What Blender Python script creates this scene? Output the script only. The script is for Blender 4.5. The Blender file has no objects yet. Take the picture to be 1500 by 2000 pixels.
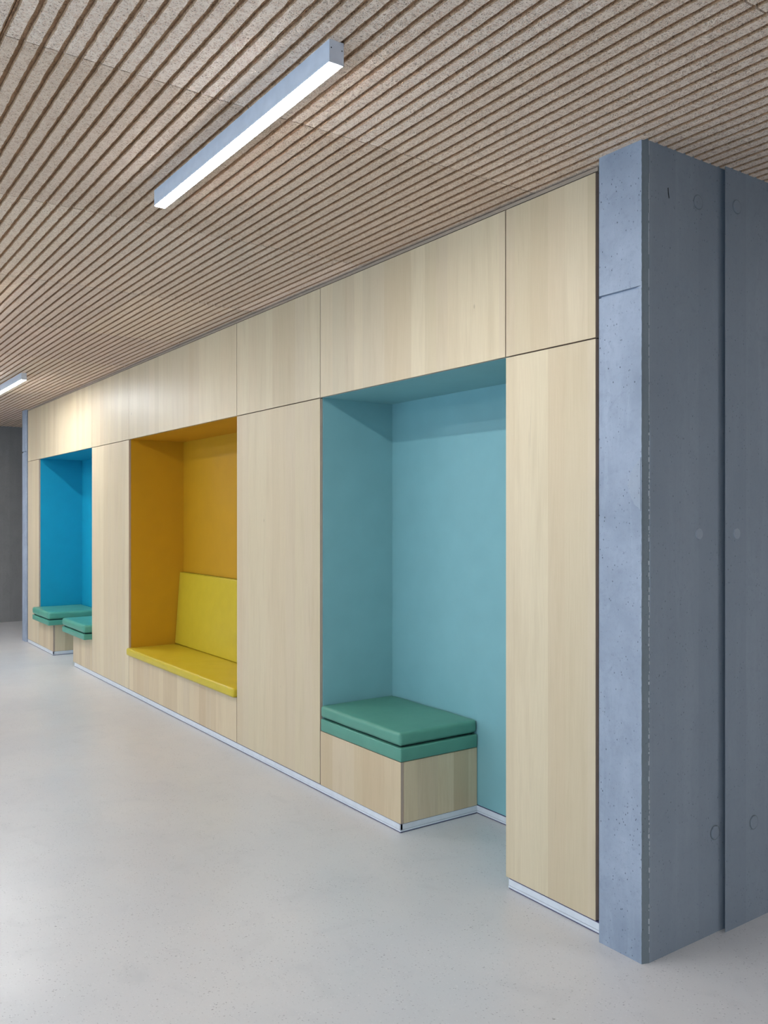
import bpy, bmesh, math, random
from mathutils import Vector, Matrix
random.seed(7)
S = bpy.context.scene
COL = S.collection

# ------------------------------------------------------------------ camera
F_PX = 1685.76
cam_d = bpy.data.cameras.new('camera')
cam_d.sensor_width = 36.0
cam_d.lens = F_PX * 36.0 / 2000.0
cam_d.shift_y = 7.15 / 2000.0
cam_d.clip_start = 0.05
cam = bpy.data.objects.new('camera', cam_d)
COL.objects.link(cam)
cam.location = (0.0, -2.5626, 1.6)
cam.rotation_euler = (math.radians(90), 0, math.radians(90 - 34.9886))
S.camera = cam

# ------------------------------------------------------------------ world, daylight, exposure
S.view_settings.view_transform = 'Standard'
S.view_settings.look = 'None'
S.view_settings.gamma = 1.0
S.view_settings.use_curve_mapping = False
S.view_settings.exposure = 0.0
W = bpy.data.worlds.new('world')
S.world = W
W.use_nodes = True
W.node_tree.nodes['Background'].inputs[0].default_value = (0.75, 0.86, 1.0, 1)
W.node_tree.nodes['Background'].inputs[1].default_value = 0.6

def area(name, loc, rot, sx, sy, power, col, spread=180):
    d = bpy.data.lights.new(name, 'AREA')
    d.shape = 'RECTANGLE'; d.size = sx; d.size_y = sy
    d.energy = power; d.color = col; d.spread = math.radians(spread)
    o = bpy.data.objects.new(name, d); COL.objects.link(o)
    o.location = loc; o.rotation_euler = rot
    return o
# daylight entering through the glazed front behind the camera (inside each window opening)
DAY = (0.46, 0.73, 1.0)
WIN_X = [-11.6, -8.6, -5.6, -2.6, 0.4]
WIN_P = [34, 38, 44, 56, 74]
for wx, wp in zip(WIN_X, WIN_P):
    area('window_daylight', (wx, -7.35, 1.15), (math.radians(90), 0, 0), 2.6, 1.7, wp, DAY)
LAMP_STRENGTH = 155.0

# ------------------------------------------------------------------ node helpers
def lin(c):
    c /= 255.0
    return c / 12.92 if c <= 0.04045 else ((c + 0.055) / 1.055) ** 2.4
def rgb(r, g, b): return (lin(r), lin(g), lin(b), 1)

class MT:
    def __init__(s, name, rough=0.6, spec=0.5):
        s.m = bpy.data.materials.new(name); s.m.use_nodes = True
        s.t = s.m.node_tree; s.n = s.t.nodes; s.l = s.t.links
        s.b = s.n['Principled BSDF']
        s.b.inputs['Roughness'].default_value = rough
        s.b.inputs['Specular IOR Level'].default_value = spec
        s.pos = s.n.new('ShaderNodeNewGeometry').outputs['Position']
    def _in(s, sock, v):
        if isinstance(v, bpy.types.NodeSocket): s.l.new(v, sock)
        else: sock.default_value = v
    def scale(s, v, sc, off=(0, 0, 0)):
        n = s.n.new('ShaderNodeMapping'); s._in(n.inputs[0], v)
        n.inputs['Scale'].default_value = sc; n.inputs['Location'].default_value = off
        return n.outputs[0]
    def rotz(s, v, a):
        n = s.n.new('ShaderNodeMapping'); s._in(n.inputs[0], v)
        n.inputs['Rotation'].default_value = (0, 0, a); return n.outputs[0]
    def noise(s, v, sc, det=2, rough=0.5, dist=0.0):
        n = s.n.new('ShaderNodeTexNoise'); s._in(n.inputs['Vector'], v)
        n.inputs['Scale'].default_value = sc; n.inputs['Detail'].default_value = det
        n.inputs['Roughness'].default_value = rough; n.inputs['Distortion'].default_value = dist
        return n.outputs[0]
    def voro(s, v, sc, feat='F1', out='Distance'):
        n = s.n.new('ShaderNodeTexVoronoi'); n.feature = feat; s._in(n.inputs['Vector'], v)
        n.inputs['Scale'].default_value = sc
        return n.outputs[out]
    def white(s, v, dim='3D'):
        n = s.n.new('ShaderNodeTexWhiteNoise'); n.noise_dimensions = dim
        s._in(n.inputs['W' if dim == '1D' else 'Vector'], v); return n.outputs['Value']
    def math(s, op, a, b=0.0, clamp=False):
        n = s.n.new('ShaderNodeMath'); n.operation = op; n.use_clamp = clamp
        s._in(n.inputs[0], a); s._in(n.inputs[1], b); return n.outputs[0]
    def ramp(s, f, lo, hi, a=0.0, b=1.0):
        n = s.n.new('ShaderNodeMapRange'); s._in(n.inputs[0], f)
        n.inputs[1].default_value = lo; n.inputs[2].default_value = hi
        n.inputs[3].default_value = a; n.inputs[4].default_value = b
        return n.outputs[0]
    def mix(s, f, a, b, mode='MIX'):
        n = s.n.new('ShaderNodeMix'); n.data_type = 'RGBA'; n.blend_type = mode
        s._in(n.inputs[0], f); s._in(n.inputs[6], a); s._in(n.inputs[7], b)
        return n.outputs[2]
    def sep(s, v):
        n = s.n.new('ShaderNodeSeparateXYZ'); s._in(n.inputs[0], v); return n.outputs
    def comb(s, x, y, z):
        n = s.n.new('ShaderNodeCombineXYZ')
        for i, q in enumerate((x, y, z)): s._in(n.inputs[i], q)
        return n.outputs[0]
    def info(s, out):
        return s.n.new('ShaderNodeObjectInfo').outputs[out]
    def bump(s, h, strength, dist):
        n = s.n.new('ShaderNodeBump'); n.inputs['Strength'].default_value = strength
        n.inputs['Distance'].default_value = dist; s._in(n.inputs['Height'], h)
        s.l.new(n.outputs[0], s.b.inputs['Normal'])
    def col(s, c): s._in(s.b.inputs['Base Color'], c); return s

def m_wood(name, base, dark, light, amp=1.0):
    m = MT(name, 0.42, 0.35)
    x, y, z = m.sep(m.pos)[:3]
    h = m.math('ADD', x, m.math('MULTIPLY', y, 0.83))
    # glued staves about 9 cm wide, with wavering widths
    hw = m.math('ADD', h, m.math('MULTIPLY', m.noise(m.comb(h, 0.0, 0.0), 3.1, 0), 0.14))
    r = m.info('Random')
    cell = m.math('FLOOR', m.math('MULTIPLY', hw, 9.5))
    zi = m.math('FLOOR', m.math('GREATER_THAN', z, 2.2815))
    tone = m.white(m.comb(cell, zi, m.math('FLOOR', m.math('MULTIPLY', r, 40))))
    c = m.mix(m.ramp(tone, 0.1, 1.0, 0.0, 0.62 * amp), base, dark)
    c = m.mix(m.math('MULTIPLY', m.math('GREATER_THAN', tone, 0.72), 0.30 * amp), c, light)
    pinkish = m.white(m.comb(cell, 4.0, zi))
    c = m.mix(m.math('MULTIPLY', pinkish, 0.13), c, rgb(214, 178, 150))
    hv = m.comb(m.math('ADD', h, m.math('MULTIPLY', m.noise(m.scale(m.pos, (2, 2, .7)), 2.0, 1), 0.05)), 0.0, m.math('MULTIPLY', z, 0.022))
    fine = m.noise(hv, 210, 4, 0.65)
    c = m.mix(m.ramp(fine, 0.35, 0.75, 0.0, 0.30), c, dark)
    broad = m.noise(m.comb(h, 0.0, m.math('MULTIPLY', z, 0.09)), 17, 3, 0.6)
    c = m.mix(m.ramp(broad, 0.5, 0.85, 0.0, 0.5), c, dark)
    streak = m.noise(m.comb(m.math('MULTIPLY', h, 34), 3.0, m.math('MULTIPLY', z, 1.7)), 1.0, 3, 0.7)
    c = m.mix(m.ramp(streak, 0.66, 0.80, 0.0, 0.42), c, rgb(140, 122, 100))
    # small knots
    kv = m.voro(m.comb(m.math('MULTIPLY', h, 3.6), 0.0, m.math('MULTIPLY', z, 1.9)), 1.0)
    c = m.mix(m.ramp(kv, 0.012, 0.03, 0.5, 0.0), c, rgb(120, 92, 66))
    m.col(c); m.bump(fine, 0.05, 0.001)
    return m.m

def m_paint(name, c, rough=0.5, spec=0.35):
    m = MT(name, rough, spec)
    n = m.noise(m.pos, 6.0, 3)
    m.col(m.mix(m.ramp(n, 0.3, 0.7, 0.0, 0.06), c, (0.02, 0.02, 0.02, 1)))
    m.bump(m.noise(m.pos, 420.0, 2), 0.05, 0.0006)
    return m.m

def m_vinyl(name, c, c2, rough=0.42):
    m = MT(name, rough, 0.45)
    n = m.noise(m.pos, 9.0, 3)
    m.col(m.mix(m.ramp(n, 0.35, 0.7, 0.0, 0.5), c, c2))
    cells = m.voro(m.pos, 620.0)
    wr = m.noise(m.scale(m.pos, (1, 1, 1)), 14.0, 3, 0.6, 0.4)
    m.bump(m.math('ADD', m.math('MULTIPLY', cells, 0.12), wr), 0.22, 0.004)
    return m.m

def m_concrete(name, base, dark, light, pits=1.0, blotch=0.6, board=0.0):
    m = MT(name, 0.72, 0.3)
    p = m.pos
    n1 = m.noise(p, 2.3, 5, 0.62)
    c = m.mix(m.ramp(n1, 0.32, 0.68, 0.0, blotch), base, dark)
    n2 = m.noise(m.scale(p, (9, 9, 1.1)), 1.6, 4, 0.6, 0.6)
    c = m.mix(m.ramp(n2, 0.50, 0.75, 0.0, 0.38), c, light)
    n3 = m.noise(p, 38, 4, 0.7)
    c = m.mix(m.ramp(n3, 0.5, 0.78, 0.0, 0.34), c, dark)
    n5 = m.noise(p, 11, 4, 0.7, 1.2)
    c = m.mix(m.ramp(n5, 0.56, 0.70, 0.0, 0.32), c, dark)
    n6 = m.noise(m.scale(p, (1, 1, 0.7), (2, 2, 2)), 95, 3, 0.7)
    c = m.mix(m.ramp(n6, 0.58, 0.74, 0.0, 0.45), c, dark)
    if board:
        yy = m.sep(p)[1]
        bt = m.white(m.math('FLOOR', m.math('MULTIPLY', yy, 7.3)), '1D')
        c = m.mix(m.math('MULTIPLY', bt, board), c, dark)
    gate = m.noise(p, 5.0, 2)
    v = m.voro(m.scale(p, (1, 1, 0.8)), 34.0)
    pit = m.math('MULTIPLY', m.ramp(v, 0.05, 0.11, 1.0, 0.0), m.ramp(gate, 0.42, 0.55))
    v2 = m.voro(m.scale(p, (1, 1, 0.6), (3.1, 1.7, 0.4)), 75.0)
    pit2 = m.math('MULTIPLY', m.ramp(v2, 0.08, 0.17, 1.0, 0.0), m.ramp(m.noise(p, 9.0, 2), 0.44, 0.58))
    pp = m.math('MAXIMUM', pit, pit2, True)
    c = m.mix(m.math('MULTIPLY', pp, 0.62 * pits), c, rgb(44, 50, 56))
    m.col(c)
    m.bump(m.math('SUBTRACT', m.math('MULTIPLY', n3, 0.35), pp), 0.35, 0.003)
    return m.m

def m_plain(name, c, rough=0.5, metal=0.0, spec=0.5):
    m = MT(name, rough, spec)
    n = m.noise(m.pos, 24, 2)
    m.col(m.mix(m.ramp(n, 0.3, 0.7, 0.0, 0.08), c, (0.03, 0.03, 0.03, 1)))
    m.b.inputs['Metallic'].default_value = metal
    return m.m

def m_woodwool(name, base, dark, light, groove=False):
    m = MT(name, 0.9, 0.1)
    p = m.pos
    lines = None
    for i, a in enumerate((0.25, 1.25, 2.2, 2.95)):
        v = m.scale(m.rotz(p, a), (1.0, 0.30, 0.5), (i * 3.7, i * 1.3, 0))
        n = m.noise(v, 96, 1, 0.5, 0.35)
        q = m.math('ABSOLUTE', m.math('SUBTRACT', n, 0.5))
        q = m.ramp(q, 0.012, 0.055, 1.0, 0.0)
        lines = q if lines is None else m.math('MAXIMUM', lines, q)
    pit = m.noise(p, 210, 2, 0.6)
    hole = m.math('MULTIPLY', m.ramp(pit, 0.52, 0.66, 0.0, 1.0), m.math('SUBTRACT', 1.0, lines, True))
    big = m.noise(p, 7, 3)
    c = m.mix(m.ramp(big, 0.35, 0.7, 0.0, 0.20), base, dark)
    c = m.mix(m.math('MULTIPLY', lines, 0.65), c, light)
    c = m.mix(m.math('MULTIPLY', hole, 0.62), c, rgb(80, 62, 50))
    c = m.mix(1.0, c, m.info('Color'), 'MULTIPLY')
    m.col(c)
    m.bump(m.math('SUBTRACT', lines, m.math('MULTIPLY', hole, 1.3)), 0.75, 0.0025)
    return m.m

def m_floor():
    m = MT('cast resin floor', 0.36, 0.55)
    p = m.pos
    c = m.mix(m.ramp(m.noise(p, 0.9, 4, 0.6), 0.3, 0.7), rgb(202, 200, 199), rgb(191, 191, 193))
    c = m.mix(m.ramp(m.noise(p, 5.5, 4, 0.6, 0.8), 0.55, 0.75, 0, 0.22), c, rgb(168, 169, 172))
    wav = m.noise(p, 4.0, 2)
    q = m.scale(p, (1, 1, 1)); 
    f = m.noise(q, 95, 3, 0.7, 0.6)
    gate = m.ramp(m.noise(p, 7.0, 3), 0.35, 0.65, 0.25, 1.0)
    c = m.mix(m.math('MULTIPLY', m.ramp(f, 0.64, 0.71), m.math('MULTIPLY', gate, 0.34)), c, rgb(104, 102, 104))
    f2 = m.noise(m.scale(p, (1, 1, 1), (5, 3, 0)), 70, 2, 0.6)
    c = m.mix(m.ramp(f2, 0.66, 0.72, 0.0, 0.25), c, rgb(226, 222, 218))
    for sc, off, r0, r1, lim, amt, cc in ((150.0, (1.1, 0.3, 0), 0.16, 0.30, 0.78, 0.8, (112, 110, 116)), (70.0, (0.2, 2.3, 0), 0.10, 0.20, 0.82, 0.8, (104, 100, 104)),
                                          (105.0, (4.2, 1.9, 0), 0.12, 0.25, 0.80, 0.5, (228, 226, 224)), (26.0, (3.7, 5.1, 0), 0.05, 0.10, 0.86, 0.7, (92, 86, 88))):
        q2 = m.scale(m.rotz(p, off[0]), (1.0, 0.62, 0), off)
        vd = m.voro(q2, sc); vr = m.white(m.voro(q2, sc, 'F1', 'Color'))
        c = m.mix(m.math('MULTIPLY', m.math('MULTIPLY', m.ramp(vd, r0, r1, amt, 0.0), m.math('GREATER_THAN', vr, lim)), gate), c, rgb(*cc))
    v = m.voro(m.scale(p, (1, 1, 0)), 9.0)
    vg = m.white(m.voro(m.scale(p, (1, 1, 0)), 9.0, 'F1', 'Color'))
    c = m.mix(m.math('MULTIPLY', m.ramp(v, 0.018, 0.045, 0.8, 0.0), m.math('GREATER_THAN', vg, 0.72)), c, rgb(84, 80, 80))
    # large leathery clouds and scuffs
    s = m.noise(p, 22, 4, 0.75, 1.5)
    c = m.mix(m.math('MULTIPLY', m.ramp(s, 0.62, 0.72, 0, 0.25), gate), c, rgb(140, 140, 143))
    m.col(c)
    m._in(m.b.inputs['Roughness'], m.ramp(m.noise(p, 3.0, 4), 0.3, 0.7, 0.295, 0.38))
    m.bump(m.math('ADD', m.noise(p, 60, 3, 0.6), m.math('MULTIPLY', m.noise(p, 260, 1), 0.4)), 0.10, 0.002)
    return m.m

WOOD = m_wood('silver fir veneer', rgb(219, 202, 170), rgb(188, 166, 132), rgb(229, 216, 190))
WOOD_B = m_wood('silver fir veneer bench', rgb(220, 200, 166), rgb(186, 160, 124), rgb(230, 214, 186), 1.4)
EDGE = m_plain('panel edge brown', rgb(182, 160, 143), 0.7)
DARK = m_plain('joint backing dark brown', rgb(70, 50, 42), 0.8)
TEAL = m_paint('pale turquoise paint', rgb(131, 179, 183))
YELL = m_paint('ochre yellow paint', rgb(196, 146, 22))
BLUE = m_paint('azure blue paint', rgb(14, 150, 182))
GREEN = m_vinyl('sea green vinyl', rgb(90, 150, 130), rgb(80, 138, 120))
GREEN_F = m_vinyl('sea green vinyl gloss', rgb(84, 156, 134), rgb(76, 142, 124), 0.3)
YVIN = m_vinyl('lemon yellow vinyl', rgb(204, 180, 46), rgb(194, 170, 40), 0.36)
FOLD_SHADE = m_plain('dark fold shade', rgb(22, 52, 46), 0.9)  # near-black green for the shade in the cushion fold
ALU = m_plain('anodised aluminium', rgb(222, 224, 229), 0.4, 0.0)
GAP_SHADE = m_plain('skirting gap shade', rgb(74, 70, 108), 0.6)  # purple-dark colour paints the shadow line below the skirting
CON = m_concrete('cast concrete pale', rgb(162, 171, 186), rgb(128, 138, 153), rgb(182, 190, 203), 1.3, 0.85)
CON_S = m_concrete('cast concrete side', rgb(146, 156, 167), rgb(128, 138, 150), rgb(158, 167, 178), 0.8, 0.5, 0.35)  # darker side copy of the pier concrete; bluish base stands in for daylight
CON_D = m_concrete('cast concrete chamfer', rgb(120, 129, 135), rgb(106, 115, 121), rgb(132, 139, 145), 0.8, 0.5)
CON_P = m_concrete('mortar patch', rgb(160, 168, 180), rgb(140, 148, 160), rgb(172, 178, 188), 0.9, 0.5)
CON_F = m_concrete('cast concrete far wall', rgb(140, 138, 136), rgb(122, 120, 120), rgb(152, 150, 148), 0.9, 0.6, 0.3)
CRUMB = m_plain('pale arris crumbs', rgb(182, 184, 188), 0.8)
BLACK = m_plain('black recess', rgb(14, 14, 16), 0.9)
PLASTER = m_plain('painted plaster', rgb(220, 218, 214), 0.8)
SLAT = m_woodwool('wood wool slat', rgb(242, 213, 190), rgb(220, 190, 166), rgb(255, 240, 224))
GROOVE_SHADE = m_woodwool('wood wool groove shade', rgb(186, 150, 118), rgb(156, 122, 92), rgb(204, 170, 138))  # darker copy of the slat wood wool, groove shade painted in
FLOOR = m_floor()
LWHITE = m_plain('white lamp enamel', rgb(222, 228, 240), 0.35)
GLASSF = m_plain('window frame grey', rgb(90, 94, 98), 0.5, 0.4)

def m_emit():
    m = bpy.data.materials.new('lit diffuser'); m.use_nodes = True
    b = m.node_tree.nodes['Principled BSDF']
    b.inputs['Base Color'].default_value = (0.9, 0.9, 0.9, 1)
    b.inputs['Emission Color'].default_value = (0.95, 0.97, 1.0, 1)
    b.inputs['Emission Strength'].default_value = LAMP_STRENGTH
    return m
EMIT = m_emit()
def m_glass():
    m = bpy.data.materials.new('window glass'); m.use_nodes = True
    b = m.node_tree.nodes['Principled BSDF']
    b.inputs['Base Color'].default_value = (0.95, 0.98, 1, 1)
    b.inputs['Roughness'].default_value = 0.02
    b.inputs['Transmission Weight'].default_value = 1.0
    b.inputs['IOR'].default_value = 1.45
    return m
GLASS = m_glass()

# ------------------------------------------------------------------ mesh helpers
def finish(name, bm, mat, parent=None, origin=None, kind=None, smooth=False):
    """link bm (world coordinates) as one mesh object with its origin at the base of its bounds"""
    me = bpy.data.meshes.new(name)
    bmesh.ops.recalc_face_normals(bm, faces=bm.faces)
    if origin is None:
        xs = [v.co for v in bm.verts]
        lo = Vector([min(c[i] for c in xs) for i in range(3)]); hi = Vector([max(c[i] for c in xs) for i in range(3)])
        origin = Vector(((lo.x + hi.x) / 2, (lo.y + hi.y) / 2, lo.z))
    else: origin = Vector(origin)
    bmesh.ops.translate(bm, verts=bm.verts, vec=-origin)
    bm.to_mesh(me); bm.free()
    mats = mat if isinstance(mat, (list, tuple)) else [mat]
    for q in mats: me.materials.append(q)
    if smooth:
        for pl in me.polygons: pl.use_smooth = True
    o = bpy.data.objects.new(name, me); COL.objects.link(o)
    place(o, origin, parent)
    if kind: o['kind'] = kind
    return o
def world_of(o):
    m = Vector(o.location)
    return m if o.parent is None else m + world_of(o.parent)
def place(o, loc, parent):
    if parent is not None:
        o.parent = parent
        o.location = Vector(loc) - world_of(parent)
    else: o.location = loc
def empty(name, loc, label, cat, group=None):
    o = bpy.data.objects.new(name, None); COL.objects.link(o); o.location = loc
    o.empty_display_size = 0.1
    o['label'] = label; o['category'] = cat
    if group: o['group'] = group
    return o
def tag(o, label, cat, group=None):
    o['label'] = label; o['category'] = cat
    if group: o['group'] = group
    return o
def add_box(bm, x0, x1, y0, y1, z0, z1, mi=0):
    vs = [bm.verts.new((x, y, z)) for z in (z0, z1) for y in (y0, y1) for x in (x0, x1)]
    fs = [(0, 1, 3, 2), (4, 6, 7, 5), (0, 4, 5, 1), (1, 5, 7, 3), (3, 7, 6, 2), (2, 6, 4, 0)]
    out = []
    for f in fs:
        g = bm.faces.new([vs[i] for i in f]); g.material_index = mi; out.append(g)
    return vs, out
def box(name, x0, x1, y0, y1, z0, z1, mat, parent=None, bev=0.0, kind=None, edge_mat=None, front='y'):
    bm = bmesh.new(); vs, fs = add_box(bm, x0, x1, y0, y1, z0, z1)
    mats = mat
    if edge_mat is not None:
        mats = [mat, edge_mat]
        for f in fs:
            f.normal_update()
            n = f.normal
            big = abs(n.y) if front == 'y' else abs(n.x)
            f.material_index = 0 if big > 0.5 else 1
    if bev: bmesh.ops.bevel(bm, geom=bm.edges[:], offset=bev, segments=1, affect='EDGES')
    return finish(name, bm, mats, parent, kind=kind)
def rbox(bm, x0, x1, y0, y1, z0, z1, r=0.012, n=10, puff=0.004, shear=None, wob=0.0):
    """cushion: box with rounded edges and softly swollen faces, on a closed grid"""
    dims = [x1 - x0, y1 - y0, z1 - z0]; c = [(x0 + x1) / 2, (y0 + y1) / 2, (z0 + z1) / 2]
    def params(L):
        r_ = min(r, L * 0.45); k = max(2, int(n * max(0.25, L / max(dims))))
        a = [-L / 2 + r_ * (1 - math.cos(t * math.pi / 8)) * 1.0 for t in range(5)]
        mid = [(-L / 2 + r_) + (L - 2 * r_) * i / k for i in range(1, k)]
        return a + mid + [-q for q in reversed(a)]
    P = [params(d) for d in dims]; cache = {}
    ph = random.random() * 9
    def vert(i, j, k):
        key = (i, j, k)
        if key in cache: return cache[key]
        p = Vector((P[0][i], P[1][j], P[2][k])); q = Vector(p)
        for a in range(3):
            r_ = min(r, dims[a] * 0.45); h = dims[a] / 2 - r_
            q[a] = max(-h, min(h, p[a]))
        d = p - q
        if d.length > 1e-9:
            rr = min(r, min(dims) * 0.45)
            p = q + d.normalized() * rr
        u = [2 * p[a] / dims[a] for a in range(3)]
        for a in range(3):
            b_, c_ = (a + 1) % 3, (a + 2) % 3
            w = max(0, 1 - abs(u[b_]) ** 3) * max(0, 1 - abs(u[c_]) ** 3)
            if abs(u[a]) > 0.9: p[a] += math.copysign(puff * w, u[a])
        if wob: p.z += wob * math.sin(p.x * 17 + ph) * math.cos(p.y * 13 + ph * 2)
        w_ = p + Vector(c)
        if shear: w_ = shear(w_)
        cache[key] = bm.verts.new(w_); return cache[key]
    N = [len(q) - 1 for q in P]
    for a in range(3):
        b_, c_ = (a + 1) % 3, (a + 2) % 3
        for s in (0, N[a]):
            for i in range(N[b_]):
                for j in range(N[c_]):
                    ids = []
                    for di, dj in ((0, 0), (1, 0), (1, 1), (0, 1)):
                        q = [0, 0, 0]; q[a] = s; q[b_] = i + di; q[c_] = j + dj; ids.append(vert(*q))
                    bm.faces.new(ids)
def prism(bm, pts, z0, z1):
    a = [bm.verts.new((x, y, z0)) for x, y in pts]; b = [bm.verts.new((x, y, z1)) for x, y in pts]
    n = len(pts)
    bm.faces.new(a[::-1]); bm.faces.new(b)
    for i in range(n): bm.faces.new((a[i], a[(i + 1) % n], b[(i + 1) % n], b[i]))

H = 2.942      # underside of the ceiling slats
MZ = 2.2815    # head of the niches
X0, X1 = -11.494, -2.238

# ================================================================== SETTING
# floor
bm = bmesh.new(); add_box(bm, -14.2, 3.7, -7.6, 4.6, -0.12, 0.0)
finish('floor', bm, FLOOR, kind='structure')

# walls that close the hall
bm = bmesh.new(); add_box(bm, -14.2, -13.9, -7.6, 4.6, 0.0, 3.1)
wall_left = finish('wall_left', bm, CON_F, kind='structure')
for (yy, zz) in ((0.62, 2.45), (0.62, 1.35), (1.9, 2.45), (1.9, 1.35), (-0.7, 2.45), (-0.7, 1.35)):
    bm = bmesh.new()
    bmesh.ops.create_cone(bm, cap_ends=True, segments=20, radius1=0.022, radius2=0.019, depth=0.006,
                          matrix=Matrix.Translation((-13.898, yy, zz)) @ Matrix.Rotation(math.radians(90), 4, 'Y'))
    finish('tie_hole_plug', bm, CON_P, wall_left)
bm = bmesh.new(); add_box(bm, 3.4, 3.7, -7.6, 4.6, 0.0, 3.1)
finish('wall_right', bm, m_plain('painted plaster pale', rgb(214, 214, 214), 0.8), kind='structure')
bm = bmesh.new(); add_box(bm, -13.9, 3.4, 4.4, 4.6, 0.0, 3.1)
finish('wall_rear', bm, CON_F, kind='structure')
# glazed front behind the camera: sill wall, piers, windows
bm = bmesh.new()
add_box(bm, -13.9, 3.4, -7.6, -7.4, 0.0, 0.25); add_box(bm, -13.9, 3.4, -7.6, -7.4, 2.45, 3.1)
px = -13.9
for wx in WIN_X + [None]:
    nx = (wx - 1.35) if wx is not None else 3.4
    add_box(bm, px, nx, -7.6, -7.4, 0.25, 2.45)
    if wx is not None: px = wx + 1.35
finish('wall_front', bm, PLASTER, kind='structure')
for i, wx in enumerate(WIN_X):
    bm = bmesh.new()
    a, b = wx - 1.35, wx + 1.35
    add_box(bm, a, b, -7.55, -7.48, 0.25, 0.31); add_box(bm, a, b, -7.55, -7.48, 2.39, 2.45)
    for q in (a, wx - 0.03, b - 0.06): add_box(bm, q, q + 0.06, -7.55, -7.48, 0.31, 2.39)
    w = finish('window_%d' % (i + 1), bm, GLASSF, kind='structure')
    for q0, q1 in ((a + 0.06, wx - 0.03), (wx + 0.03, b - 0.06)):
        box('pane', q0, q1, -7.52, -7.51, 0.31, 2.39, GLASS, w)

# ------------------------------------------------------------------ ceiling of grooved wood wool boards
bm = bmesh.new(); add_box(bm, -14.2, 3.7, -7.6, 4.6, 2.99, 3.1)
ceiling = finish('ceiling', bm, PLASTER, kind='structure')
PITCH = 1.28 / 24; NP = 12; BW = PITCH * NP; BL = 1.28
COL0 = -2.585; ROW0 = -2.0535
SW = PITCH * 0.77
def slat_mesh(n, jit, name):
    """one slat with a fibrous, slightly uneven edge; origin in the middle of its underside"""
    L = BL - 0.006
    rows = []
    bm = bmesh.new()
    for i in range(n + 1):
        x = -L / 2 + L * i / n
        j = [random.uniform(-1, 1) * jit for _ in range(4)]
        ys = (-SW / 2 + j[0] - 0.0005, -SW / 2 + j[0], -SW / 2 + 0.0022 + j[0] + abs(j[1]) * .5, SW / 2 - 0.0022 + j[2] - abs(j[3]) * .5, SW / 2 + j[2], SW / 2 + j[2] + 0.0005)
        zs = (0.010, 0.002, 0.0, 0.0, 0.002, 0.010)
        rows.append([bm.verts.new((x, y, z)) for y, z in zip(ys, zs)])
    for a, b in zip(rows, rows[1:]):
        for k in range(5):
            f = bm.faces.new((a[k], b[k], b[k + 1], a[k + 1])); f.material_index = 0 if k == 2 else 1
    bm.faces.new(rows[0]); bm.faces.new(rows[-1][::-1])
    bmesh.ops.recalc_face_normals(bm, faces=bm.faces)
    me = bpy.data.meshes.new(name); bm.to_mesh(me); bm.free(); me.materials.append(SLAT); me.materials.append(GROOVE_SHADE)
    return me
slat_variants = [slat_mesh(56, 0.0013, 'slat') for _ in range(5)]
bm = bmesh.new()
add_box(bm, -BL / 2 + 0.001, BL / 2 - 0.001, -BW / 2 + 0.0012, BW / 2 - 0.0012, -0.002, 0.022)
board_me = bpy.data.meshes.new('acoustic_board'); bm.to_mesh(board_me); bm.free(); board_me.materials.append(GROOVE_SHADE)
def ridges_mesh(n, jit):
    bm = bmesh.new(); L = BL - 0.006
    for s in range(NP):
        yc = -BW / 2 + PITCH * (s + 0.5); rows = []
        for i in range(n + 1):
            x = -L / 2 + L * i / n; j0 = random.uniform(-1, 1) * jit; j1 = random.uniform(-1, 1) * jit
            rows.append([bm.verts.new((x, yc + y, z)) for y, z in ((-SW / 2 + j0, 0.014), (-SW / 2 + j0, 0.002), (-SW / 2 + 0.002 + j0, 0), (SW / 2 - 0.002 + j1, 0), (SW / 2 + j1, 0.002), (SW / 2 + j1, 0.014))])
        for a, b in zip(rows, rows[1:]):
            for k in range(5):
                f = bm.faces.new((a[k], b[k], b[k + 1], a[k + 1])); f.material_index = 0 if k == 2 else 1
        bm.faces.new(rows[0]); bm.faces.new(rows[-1][::-1])
    bmesh.ops.recalc_face_normals(bm, faces=bm.faces)
    me = bpy.data.meshes.new('slat_ridges'); bm.to_mesh(me); bm.free(); me.materials.append(SLAT); me.materials.append(GROOVE_SHADE)
    return me
ridge_variants = [ridges_mesh(16, 0.0008) for _ in range(2)]
n_slats = 0
ceil_org = world_of(ceiling)
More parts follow.
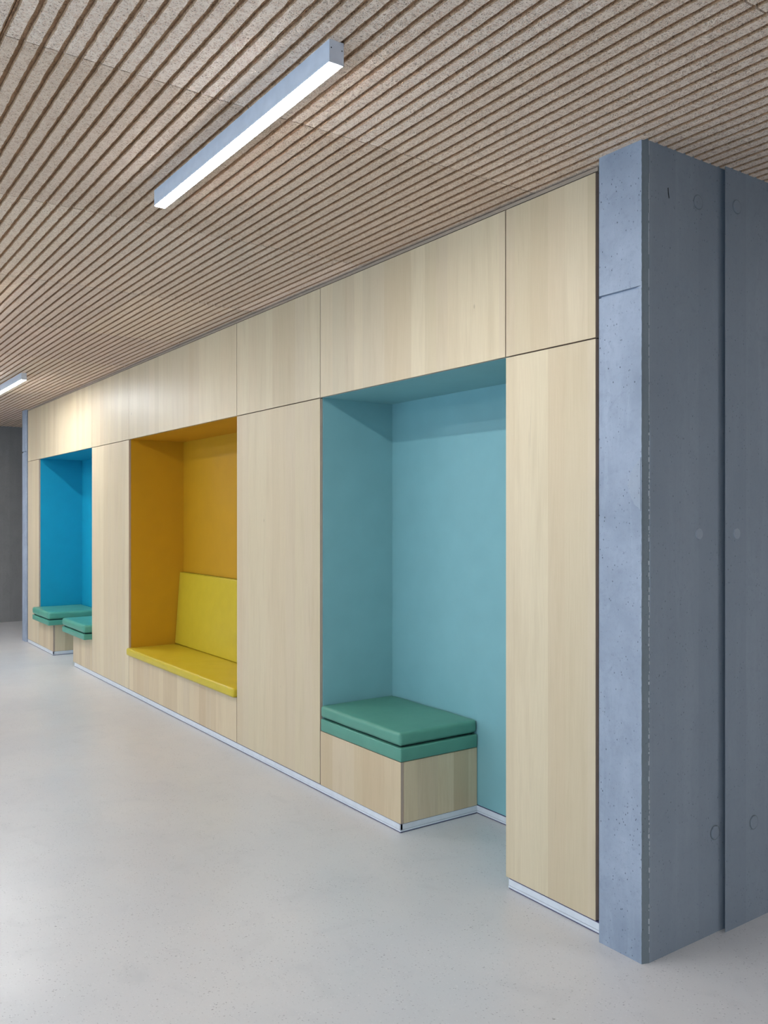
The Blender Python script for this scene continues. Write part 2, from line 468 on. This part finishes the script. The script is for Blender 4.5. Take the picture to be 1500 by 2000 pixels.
for ci in range(-9, 6):
    xa = COL0 + ci * BL; xb = xa + BL; xc = (xa + xb) / 2
    if xa < -14.3 or xb > 3.9: continue
    for ri in range(-9, 12):
        ya = ROW0 + ri * BW; yb = ya + BW; yc = (ya + yb) / 2
        if ya < -7.7 or yb > 4.7: continue
        if ya > 0.4 and xb < -1.9 and xa > -11.5: continue        # above the panelled block: nothing to see
        t = random.uniform(0.90, 1.08); tint = (t, t * random.uniform(0.975, 1.0), t * random.uniform(0.94, 1.0), 1)
        if ci == -1: tint = (0.90, 0.865, 0.83, 1)
        if ci == 0: tint = (1.05, 1.05, 1.06, 1) if ri < 2 else (1.0, 0.98, 0.96, 1)
        dz = random.uniform(-0.0008, 0.0012)
        b = bpy.data.objects.new('acoustic_board', board_me); COL.objects.link(b)
        place(b, (xc, yc, H + 0.0125 + dz), ceiling); b.color = tint
        near = (-5.2 < xa < -0.5) and (-2.2 < ya < 0.0) and not (ya > -0.2 and xb < -2.0)
        if ci == 0 and -2.8 < ya < 1.1: near = True
        if ci == 1 and -2.2 < ya < 0.6: near = True
        cabinet_edge = ya < 0 < yb and xb < -1.9
        if near:
            for s in range(NP):
                o = bpy.data.objects.new('slat', random.choice(slat_variants)); COL.objects.link(o)
                o.parent = b; o.location = (0, -BW / 2 + PITCH * (s + 0.5), -0.0125)
                o.color = tint
                if random.random() < 0.5: o.rotation_euler = (0, 0, math.pi)
                n_slats += 1
        else:
            o = bpy.data.objects.new('slat_ridges', random.choice(ridge_variants)); COL.objects.link(o)
            o.parent = b; o.location = (0, 0, -0.0125); o.color = tint; o['kind'] = 'stuff'
print('slats', n_slats)

# ------------------------------------------------------------------ concrete pier and wall on the right
XL, XC, XS = -2.190, -1.995, -1.985
YF, YS = -0.045, -0.016
bm = bmesh.new()
zs = []
z = 0.0
while z < 2.985: zs.append(z); z += 0.012
zs = [q for q in zs if not 2.408 < q < 2.427] + [2.4125, 2.4135, 2.4215, 2.4225, 2.985]
zs = sorted(zs)
rings = []
fx = [XL, XL + 0.002, XL + 0.05, XL + 0.11, XL + 0.16, XC]
for z in zs:
    jag = random.uniform(-1, 1) * 0.0016 * (0.4 if z > 2.0 else 1.0)
    cj = random.uniform(-1, 1) * 0.0008
    ring = []
    for k, x in enumerate(fx):
        d = 0.010 if 2.413 < z < 2.422 and 0 < k < 5 else 0.0
        ring.append((x + (cj if k == 5 else 0), YF + d, z))
    ring.append((XC + 0.003, YF + 0.010, z))
    ring.append((XS - 0.001, YS - 0.004 + jag, z))
    ring.append((XS, YS + abs(jag), z))
    ring.append((XS, 0.445, z)); ring.append((XS + 0.022, 0.409, z)); ring.append((XS + 0.022, 0.60, z))
    ring.append((XS + 0.022, 4.4, z)); ring.append((XL, 4.4, z))
    rings.append([bm.verts.new(q) for q in ring])
n = len(rings[0])
for a, b in zip(rings, rings[1:]):
    for k in range(n):
        f = bm.faces.new((a[k], a[(k + 1) % n], b[(k + 1) % n], b[k]))
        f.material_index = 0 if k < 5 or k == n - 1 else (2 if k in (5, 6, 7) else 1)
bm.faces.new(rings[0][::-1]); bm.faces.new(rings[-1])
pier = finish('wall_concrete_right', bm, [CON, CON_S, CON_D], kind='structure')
# crumbled pale line along the chamfer, worse below head height
bm = bmesh.new(); z = 0.02
while z < 2.93:
    ln = random.uniform(0.004, 0.02) if z < 1.95 else random.uniform(0.02, 0.07)
    w = random.uniform(0.0008, 0.0022) if z < 1.95 else 0.0007
    y = YS + random.uniform(-0.002, 0.001)
    if random.random() < (0.72 if z < 1.95 else 0.5):
        add_box(bm, XS - 0.001, XS + w, y - w, y + w, z, z + ln)
    z += ln + random.uniform(0.0, 0.012)
finish('arris_crumbs', bm, CRUMB, pier, kind='stuff')
def patch(name, pts, axis, val, th, mat):
    bm = bmesh.new(); c = []
    # refine the outline so that it is ragged
    out = []
    for (a, b), (c2, d2) in zip(pts, pts[1:] + pts[:1]):
        for t in range(4):
            s = t / 4; j = 0.0016 if t else 0
            out.append((a + (c2 - a) * s + random.uniform(-j, j), b + (d2 - b) * s + random.uniform(-j, j)))
    def co(p, w): return (p[0], w, p[1]) if axis == 'y' else (w, p[0], p[1])
    A = [bm.verts.new(co(p, val)) for p in out]
    cx = sum(p[0] for p in out) / len(out); cz = sum(p[1] for p in out) / len(out)
    B = [bm.verts.new(co((p[0] + (cx - p[0]) * 0.06, p[1] + (cz - p[1]) * 0.03), val + th)) for p in out]
    for i in range(len(A)):
        k = (i + 1) % len(A); bm.faces.new((A[i], A[k], B[k], B[i]))
    bm.faces.new(B)
    return finish(name, bm, mat, pier)
patch('mortar_patch', [(-1.9975, 1.81), (-2.015, 1.792), (-2.041, 1.756), (-2.057, 1.71), (-2.05, 1.686), (-2.027, 1.639), (-1.9975, 1.616)], 'y', YF, -0.0022, CON_P)
patch('mortar_patch', [(-1.9975, 1.50), (-2.022, 1.48), (-2.028, 1.45), (-2.012, 1.435), (-1.9975, 1.437)], 'y', YF, -0.0012, CON)
patch('mortar_patch', [(-0.014, 1.913), (0.014, 1.868), (0.014, 1.784), (0.032, 1.761), (0.029, 1.723), (0.007, 1.713), (0.01, 1.616), (-0.004, 1.546), (-0.014, 1.532)], 'x', XS, 0.002, CON_S)
patch('mortar_patch', [(-0.013, 1.523), (0.014, 1.49), (0.032, 1.382), (0.025, 1.335), (0.003, 1.267), (-0.013, 1.244)], 'x', XS, 0.002, CON_S)
def plug(x, y, z, r, mat, ring=True):
    bm = bmesh.new(); rot = Matrix.Rotation(math.radians(90), 4, 'Y')
    bmesh.ops.create_cone(bm, cap_ends=True, segments=24, radius1=r, radius2=r * 0.93, depth=0.004, matrix=Matrix.Translation((x + 0.0008, y, z)) @ rot)
    o = finish('tie_hole_plug', bm, mat, pier)
    if ring:
        bm = bmesh.new(); m = 28
        for i in range(m):
            a, b = 2 * math.pi * i / m, 2 * math.pi * (i + 1) / m
            vs = [bm.verts.new((x + 0.0012, y + math.cos(t) * q, z + math.sin(t) * q)) for t, q in ((a, r), (b, r), (b, r * 1.10), (a, r * 1.10))]
            bm.faces.new(vs)
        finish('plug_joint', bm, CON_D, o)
plug(XS, 0.27, 2.78, 0.026, CON_S); plug(XS, 0.276, 1.531, 0.022, CON_P, False); plug(XS, 0.376, 0.385, 0.026, CON_S)
plug(XS + 0.022, 0.485, 2.80, 0.026, CON_S); plug(XS + 0.022, 0.485, 1.53, 0.022, CON_P, False); plug(XS + 0.022, 0.60, 0.385, 0.026, CON_S)
bm = bmesh.new()
pp = [(0.0890, 2.795), (0.0930, 2.797), (0.0945, 2.778), (0.0985, 2.760), (0.0950, 2.757), (0.0905, 2.775)]
A = [bm.verts.new((XS + 0.0006, a, b)) for a, b in pp]; B = [bm.verts.new((XS - 0.004, a, b)) for a, b in pp]
bm.faces.new(A)
for i in range(6): bm.faces.new((A[i], A[(i + 1) % 6], B[(i + 1) % 6], B[i]))
finish('gouge', bm, BLACK, pier)

# slim concrete pier at the far end of the panelling
bm = bmesh.new()
zs = [0, 2.402, 2.406, 2.416, 2.42, 2.985]; rings = []
for z in zs:
    d = 0.012 if 2.405 < z < 2.417 else 0
    rings.append([bm.verts.new(q) for q in ((-11.745, -0.012 + d, z), (-11.575, -0.012 + d, z), (-11.560, 0.003, z), (-11.560, 0.56, z), (-11.745, 0.56, z))])
for a, b in zip(rings, rings[1:]):
    for k in range(5): bm.faces.new((a[k], a[(k + 1) % 5], b[(k + 1) % 5], b[k]))
bm.faces.new(rings[0][::-1]); bm.faces.new(rings[-1])
finish('wall_concrete_left', bm, CON, kind='structure')

# ------------------------------------------------------------------ panelled wall: back wall with its wood panels
bm = bmesh.new()
add_box(bm, -11.745, -2.19, 0.56, 0.72, 0.0, 2.985)
wall_back = finish('wall_back', bm, CON_F, kind='structure')
PT = 0.019; G = 0.0027; PZ0 = 0.046; PZ1 = 2.9165
tall = [(-11.494, -10.93), (-8.768, -7.648), (-5.419, -4.307), (-2.748, -2.244)]
head = [(-11.494, -8.768), (-8.768, -7.648), (-7.648, -5.419), (-5.419, -4.307), (-4.307, -2.748), (-2.748, -2.244)]
def wpanel(x0, x1, z0, z1, mat=WOOD, parent=wall_back, name='wood_panel', g0=G, g1=G):
    return box(name, x0 + g0, x1 - g1, 0.0, PT, z0, z1, mat, parent, bev=0.0008, edge_mat=EDGE)
for i, (a, b) in enumerate(tall):
    wpanel(a, b, PZ0, MZ - G)
for a, b in head: wpanel(a, b, MZ + G, PZ1)
# dark carcass board behind the panels (seen only in the joints)
def carcass(x0, x1, z0, z1, name='carcass_board', y0=PT + 0.003, y1=0.055):
    return box(name, x0, x1, y0, y1, z0, z1, DARK, wall_back)
for a, b in tall: carcass(a + 0.004, b - 0.004, 0.05, MZ + 0.012)
for a, b in head: carcass(a, b, MZ + 0.013, 2.93)
box('top_filler_strip', X0, -2.236, 0.001, 0.022, 2.9205, 2.9345, m_plain('filler strip', rgb(168, 150, 132), 0.7), wall_back)
box('end_filler_strip', -2.236, -2.191, 0.028, 0.05, 0.05, 2.985, DARK, wall_back)
box('end_filler_strip', -11.559, -11.496, 0.02, 0.05, 0.0, 2.985, DARK, wall_back)

# skirtings: aluminium strip with a fine groove over a backing strip coloured as the dark shadow line
def skirt(name, pts, parent=None, z1=0.042, face=-1):
    """pts: polyline in xy, the visible side to the left of travel; thickness goes the other way"""
    bm = bmesh.new(); gm = bmesh.new()
    for (xa, ya), (xb, yb) in zip(pts, pts[1:]):
        d = Vector((xb - xa, yb - ya, 0)); L = d.length; d.normalize(); nrm = Vector((d.y, -d.x, 0))   # visible side
        def strip(B, off, t, z0, z1_):
            a = Vector((xa, ya, 0)) + nrm * off; b = Vector((xb, yb, 0)) + nrm * off
            v = [a, b, b - nrm * t, a - nrm * t]
            lo = [B.verts.new((q.x, q.y, z0)) for q in v]; hi = [B.verts.new((q.x, q.y, z1_)) for q in v]
            B.faces.new(lo[::-1]); B.faces.new(hi)
            for i in range(4): B.faces.new((lo[i], lo[(i + 1) % 4], hi[(i + 1) % 4], hi[i]))
        strip(bm, 0.0, 0.012, 0.016, z1)
        strip(bm, 0.0015, 0.012, 0.006, 0.0145)
        strip(gm, -0.002, 0.009, 0.0, 0.0445)
    o = finish(name, bm, ALU, parent, kind='structure' if parent is None else None)
    finish('gap_shade_strip', gm, GAP_SHADE, o)
    return o
SY = -0.0005
skirt('baseboard_panelling', [(-9.39, SY), (-3.515, SY)])
skirt('baseboard_left', [(-11.494, SY), (-10.268, SY), (-10.268, 0.5)])
skirt('baseboard_pillar', [(-2.727, SY), (-2.192, SY)])
skirt('baseboard_niche', [(-3.515, SY), (-3.515, 0.508), (-2.76, 0.508)])
skirt('baseboard_alcove', [(-10.268, 0.508), (-9.442, 0.508)])

# ================================================================== THINGS
# ------------------------------------------------------------------ painted niches
YB = 0.512
def niche(label, x0, x1, z0, mat, blocks, z_floor=None):
    r = empty('seating_niche', ((x0 + x1) / 2, 0.02, 0.0), label, 'niche', 'painted seating niches')
    a, b = x0 + 0.004, x1 - 0.004
    zt = MZ + 0.001
    box('back_panel', a - 0.012, b + 0.012, YB, YB + 0.012, z0, zt + 0.012, mat, r)
    box('side_panel', a - 0.012, a, PT + 0.001, YB, z0, zt, mat, r)
    box('side_panel', b, b + 0.012, PT + 0.001, YB, z0, zt, mat, r)
    box('soffit_panel', a - 0.012, b + 0.012, PT + 0.001, YB, zt, zt + 0.011, mat, r)
    return r
n_r = niche('pale turquoise painted niche with one low bench block, beside the concrete pier', -4.307, -2.748, 0.046, TEAL, None)
n_y = niche('ochre yellow painted niche with full-width bench, in the middle of the wall', -7.648, -5.419, 0.30, YELL, None)
n_b = niche('bright blue painted niche with two facing bench blocks, at the far end', -10.93, -8.768, 0.046, BLUE, None)

def bench(label, x0, x1, open_side, ztop=0.354):
    r = empty('bench_block', ((x0 + x1) / 2, 0.25, 0.0), label, 'bench', 'low wooden bench blocks')
    e = 0.020
    box('front_panel', x0 + 0.001, x1, 0.0, PT, PZ0 - 0.002, ztop, WOOD_B, r, bev=0.0008, edge_mat=EDGE)
    if open_side == 'right':
        box('side_panel', x1 - PT, x1, PT + 0.0015, 0.508, PZ0 - 0.002, ztop, WOOD_B, r, bev=0.0008)
    else:
        box('side_panel', x0, x0 + PT, PT + 0.0015, 0.508, PZ0 - 0.002, ztop, WOOD_B, r, bev=0.0008)
    box('top_panel', x0 + PT + 0.001, x1 - PT - 0.001, PT + 0.001, 0.51, ztop - 0.02, ztop - 0.001, WOOD_B, r)
    return r
bench('pale wooden bench block standing in the turquoise niche', -4.303, -3.515, 'right')
bench('pale wooden bench block at the left end of the blue niche', -10.926, -10.268, 'right')
bench('pale wooden bench block at the right end of the blue niche', -9.442, -8.770, 'left')
# yellow bench: front panel and top
r = empty('bench_block', (-6.53, 0.25, 0.0), 'long wooden bench front under the yellow seat cushion', 'bench', None)
box('front_panel', -7.648 + G, -5.419 - G, 0.0, PT, PZ0, 0.352, WOOD_B, r, bev=0.0008, edge_mat=EDGE)
box('top_panel', -7.63, -5.43, PT + 0.001, YB, 0.330, 0.350, WOOD_B, r)

# ------------------------------------------------------------------ cushions
def folding(label, x0, x1, y0, y1, z0, mat, lower, rr):
    zl = z0 + lower; zu = zl + 0.009
    r = empty('folding_cushion', ((x0 + x1) / 2, (y0 + y1) / 2, z0), label, 'cushion', 'green folding cushions')
    bm = bmesh.new(); rbox(bm, x0 + 0.002, x1 + 0.002, y0, y1, z0, zl, 0.008, 14, 0.0015)
    lo = finish('lower_pad', bm, mat, r, smooth=True)
    bm = bmesh.new(); rbox(bm, x0 + 0.002, x1 - 0.003, y0 - 0.001, y1, zu, z0 + 0.147, rr, 18, 0.004, wob=0.0012)
    up = finish('upper_pad', bm, mat, r, smooth=True)
    for par, zz in ((lo, zl - 0.002),):
        bm = bmesh.new(); q = 0.0016; ins = 0.0035
        loop = [(x0 + 0.012, y0 + ins), (x1 - 0.012, y0 + ins), (x1 - 0.005 + 0, y0 + 0.012), (x1 - 0.005, y1 - 0.01)]
        for (xa, ya), (xb, yb) in zip(loop, loop[1:]):
            if abs(xb - xa) > abs(yb - ya): add_box(bm, xa, xb, ya - q, ya + q, zz - q, zz + q)
            else: add_box(bm, xa - q, xa + q, ya, yb, zz - q, zz + q)
        finish('seam', bm, mat, par)
    # fabric hinge in the fold, coloured dark to paint the shade between the pads
    bm = bmesh.new(); add_box(bm, x0 + 0.02, x1 - 0.02, y0 + 0.02, y1 - 0.02, zl - 0.004, zu + 0.005)
    finish('hinge_shade', bm, FOLD_SHADE, r)
    return r
folding('thick green two-layer cushion on the bench in the turquoise niche', -4.299, -3.512, -0.003, 0.508, 0.356, GREEN, 0.070, 0.017)
folding('glossy green two-layer cushion on the far left bench of the blue niche', -10.922, -10.165, -0.078, 0.505, 0.356, GREEN_F, 0.058, 0.024)
folding('glossy green two-layer cushion overhanging the bench beside the wood panel', -9.588, -8.778, -0.078, 0.505, 0.356, GREEN_F, 0.058, 0.024)
# yellow seat and back cushions
bm = bmesh.new(); rbox(bm, -7.643, -5.424, -0.028, 0.500, 0.3525, 0.418, 0.016, 30, 0.003, wob=0.0012)
o = tag(finish('seat_cushion', bm, YVIN, smooth=True), 'lemon yellow vinyl seat cushion covering the bench in the yellow niche', 'cushion')
bm = bmesh.new(); add_box(bm, -7.62, -5.45, -0.0275, -0.0255, 0.4085, 0.4105)
finish('seam', bm, YVIN, o)
def lean(p):
    t = (p.z - 0.42) / 0.66
    if p.y < 0.47: p.y += 0.048 * t
    return p
bm = bmesh.new(); rbox(bm, -7.640, -5.425, 0.424, 0.508, 0.4225, 1.078, 0.012, 26, 0.002, shear=lean)
tag(finish('back_cushion', bm, YVIN, smooth=True), 'lemon yellow vinyl back cushion leaning on the rear of the yellow niche', 'cushion')

# ------------------------------------------------------------------ linear ceiling luminaires
def luminaire(label, x0, x1, yc, group='linear ceiling lights'):
    w = 0.0475; zb = 2.8785; zt = H + 0.001
    r = empty('ceiling_light', ((x0 + x1) / 2, yc, zb), label, 'ceiling light', group)
    bm = bmesh.new(); y0, y1 = yc - w / 2, yc + w / 2; t = 0.002
    add_box(bm, x0, x1, y0, y0 + t, zb, zt); add_box(bm, x0, x1, y1 - t, y1, zb, zt); add_box(bm, x0, x1, y0 + t, y1 - t, zt - t, zt)
    finish('housing', bm, LWHITE, r)
    for xa, s in ((x0, -1), (x1, 1)):
        bm = bmesh.new(); add_box(bm, min(xa, xa + s * 0.003), max(xa, xa + s * 0.003), y0 - 0.0005, y1 + 0.0005, zb - 0.0015, zt)
        bmesh.ops.bevel(bm, geom=bm.edges[:], offset=0.0007, segments=1, affect='EDGES')
        c = finish('end_cap', bm, LWHITE, r)
        for yy in (y0 + 0.006, y1 - 0.006):
            bm = bmesh.new()
            bmesh.ops.create_cone(bm, cap_ends=True, segments=12, radius1=0.0019, radius2=0.0015, depth=0.0012,
                                  matrix=Matrix.Translation((xa + s * 0.0034, yy, zb + 0.040)) @ Matrix.Rotation(math.radians(90), 4, 'Y'))
            finish('screw', bm, BLACK, c)
    bm = bmesh.new(); add_box(bm, x0 + 0.002, x1 - 0.002, y0 + t + 0.001, y1 - t - 0.001, zb - 0.0035, zb + 0.004)
    bmesh.ops.bevel(bm, geom=[e for e in bm.edges if abs(e.verts[0].co.x - e.verts[1].co.x) > 0.5], offset=0.0015, segments=2, affect='EDGES')
    finish('diffuser', bm, EMIT, r)
    return r
luminaire('long white linear ceiling light shining in the upper left, nearest the viewer', -3.459, -2.079, -1.273)
luminaire('small distant linear ceiling light at the left edge above the panels', -9.97, -8.59, -0.683)
for x, y in ((-6.6, -1.68), (-5.0, -4.4), (-9.0, -3.4), (-1.2, -3.5), (-12.8, -1.7), (-10.9, -1.9), (-11.2, -3.6), (1.2, -2.3), (-0.2, 1.5)):  # out of frame: some follow the niche shadows, others added as fill light
    luminaire('unseen white linear ceiling light, assumed to help light the hall', x, x + 1.38, y, 'unseen ceiling lights assumed for the hall')
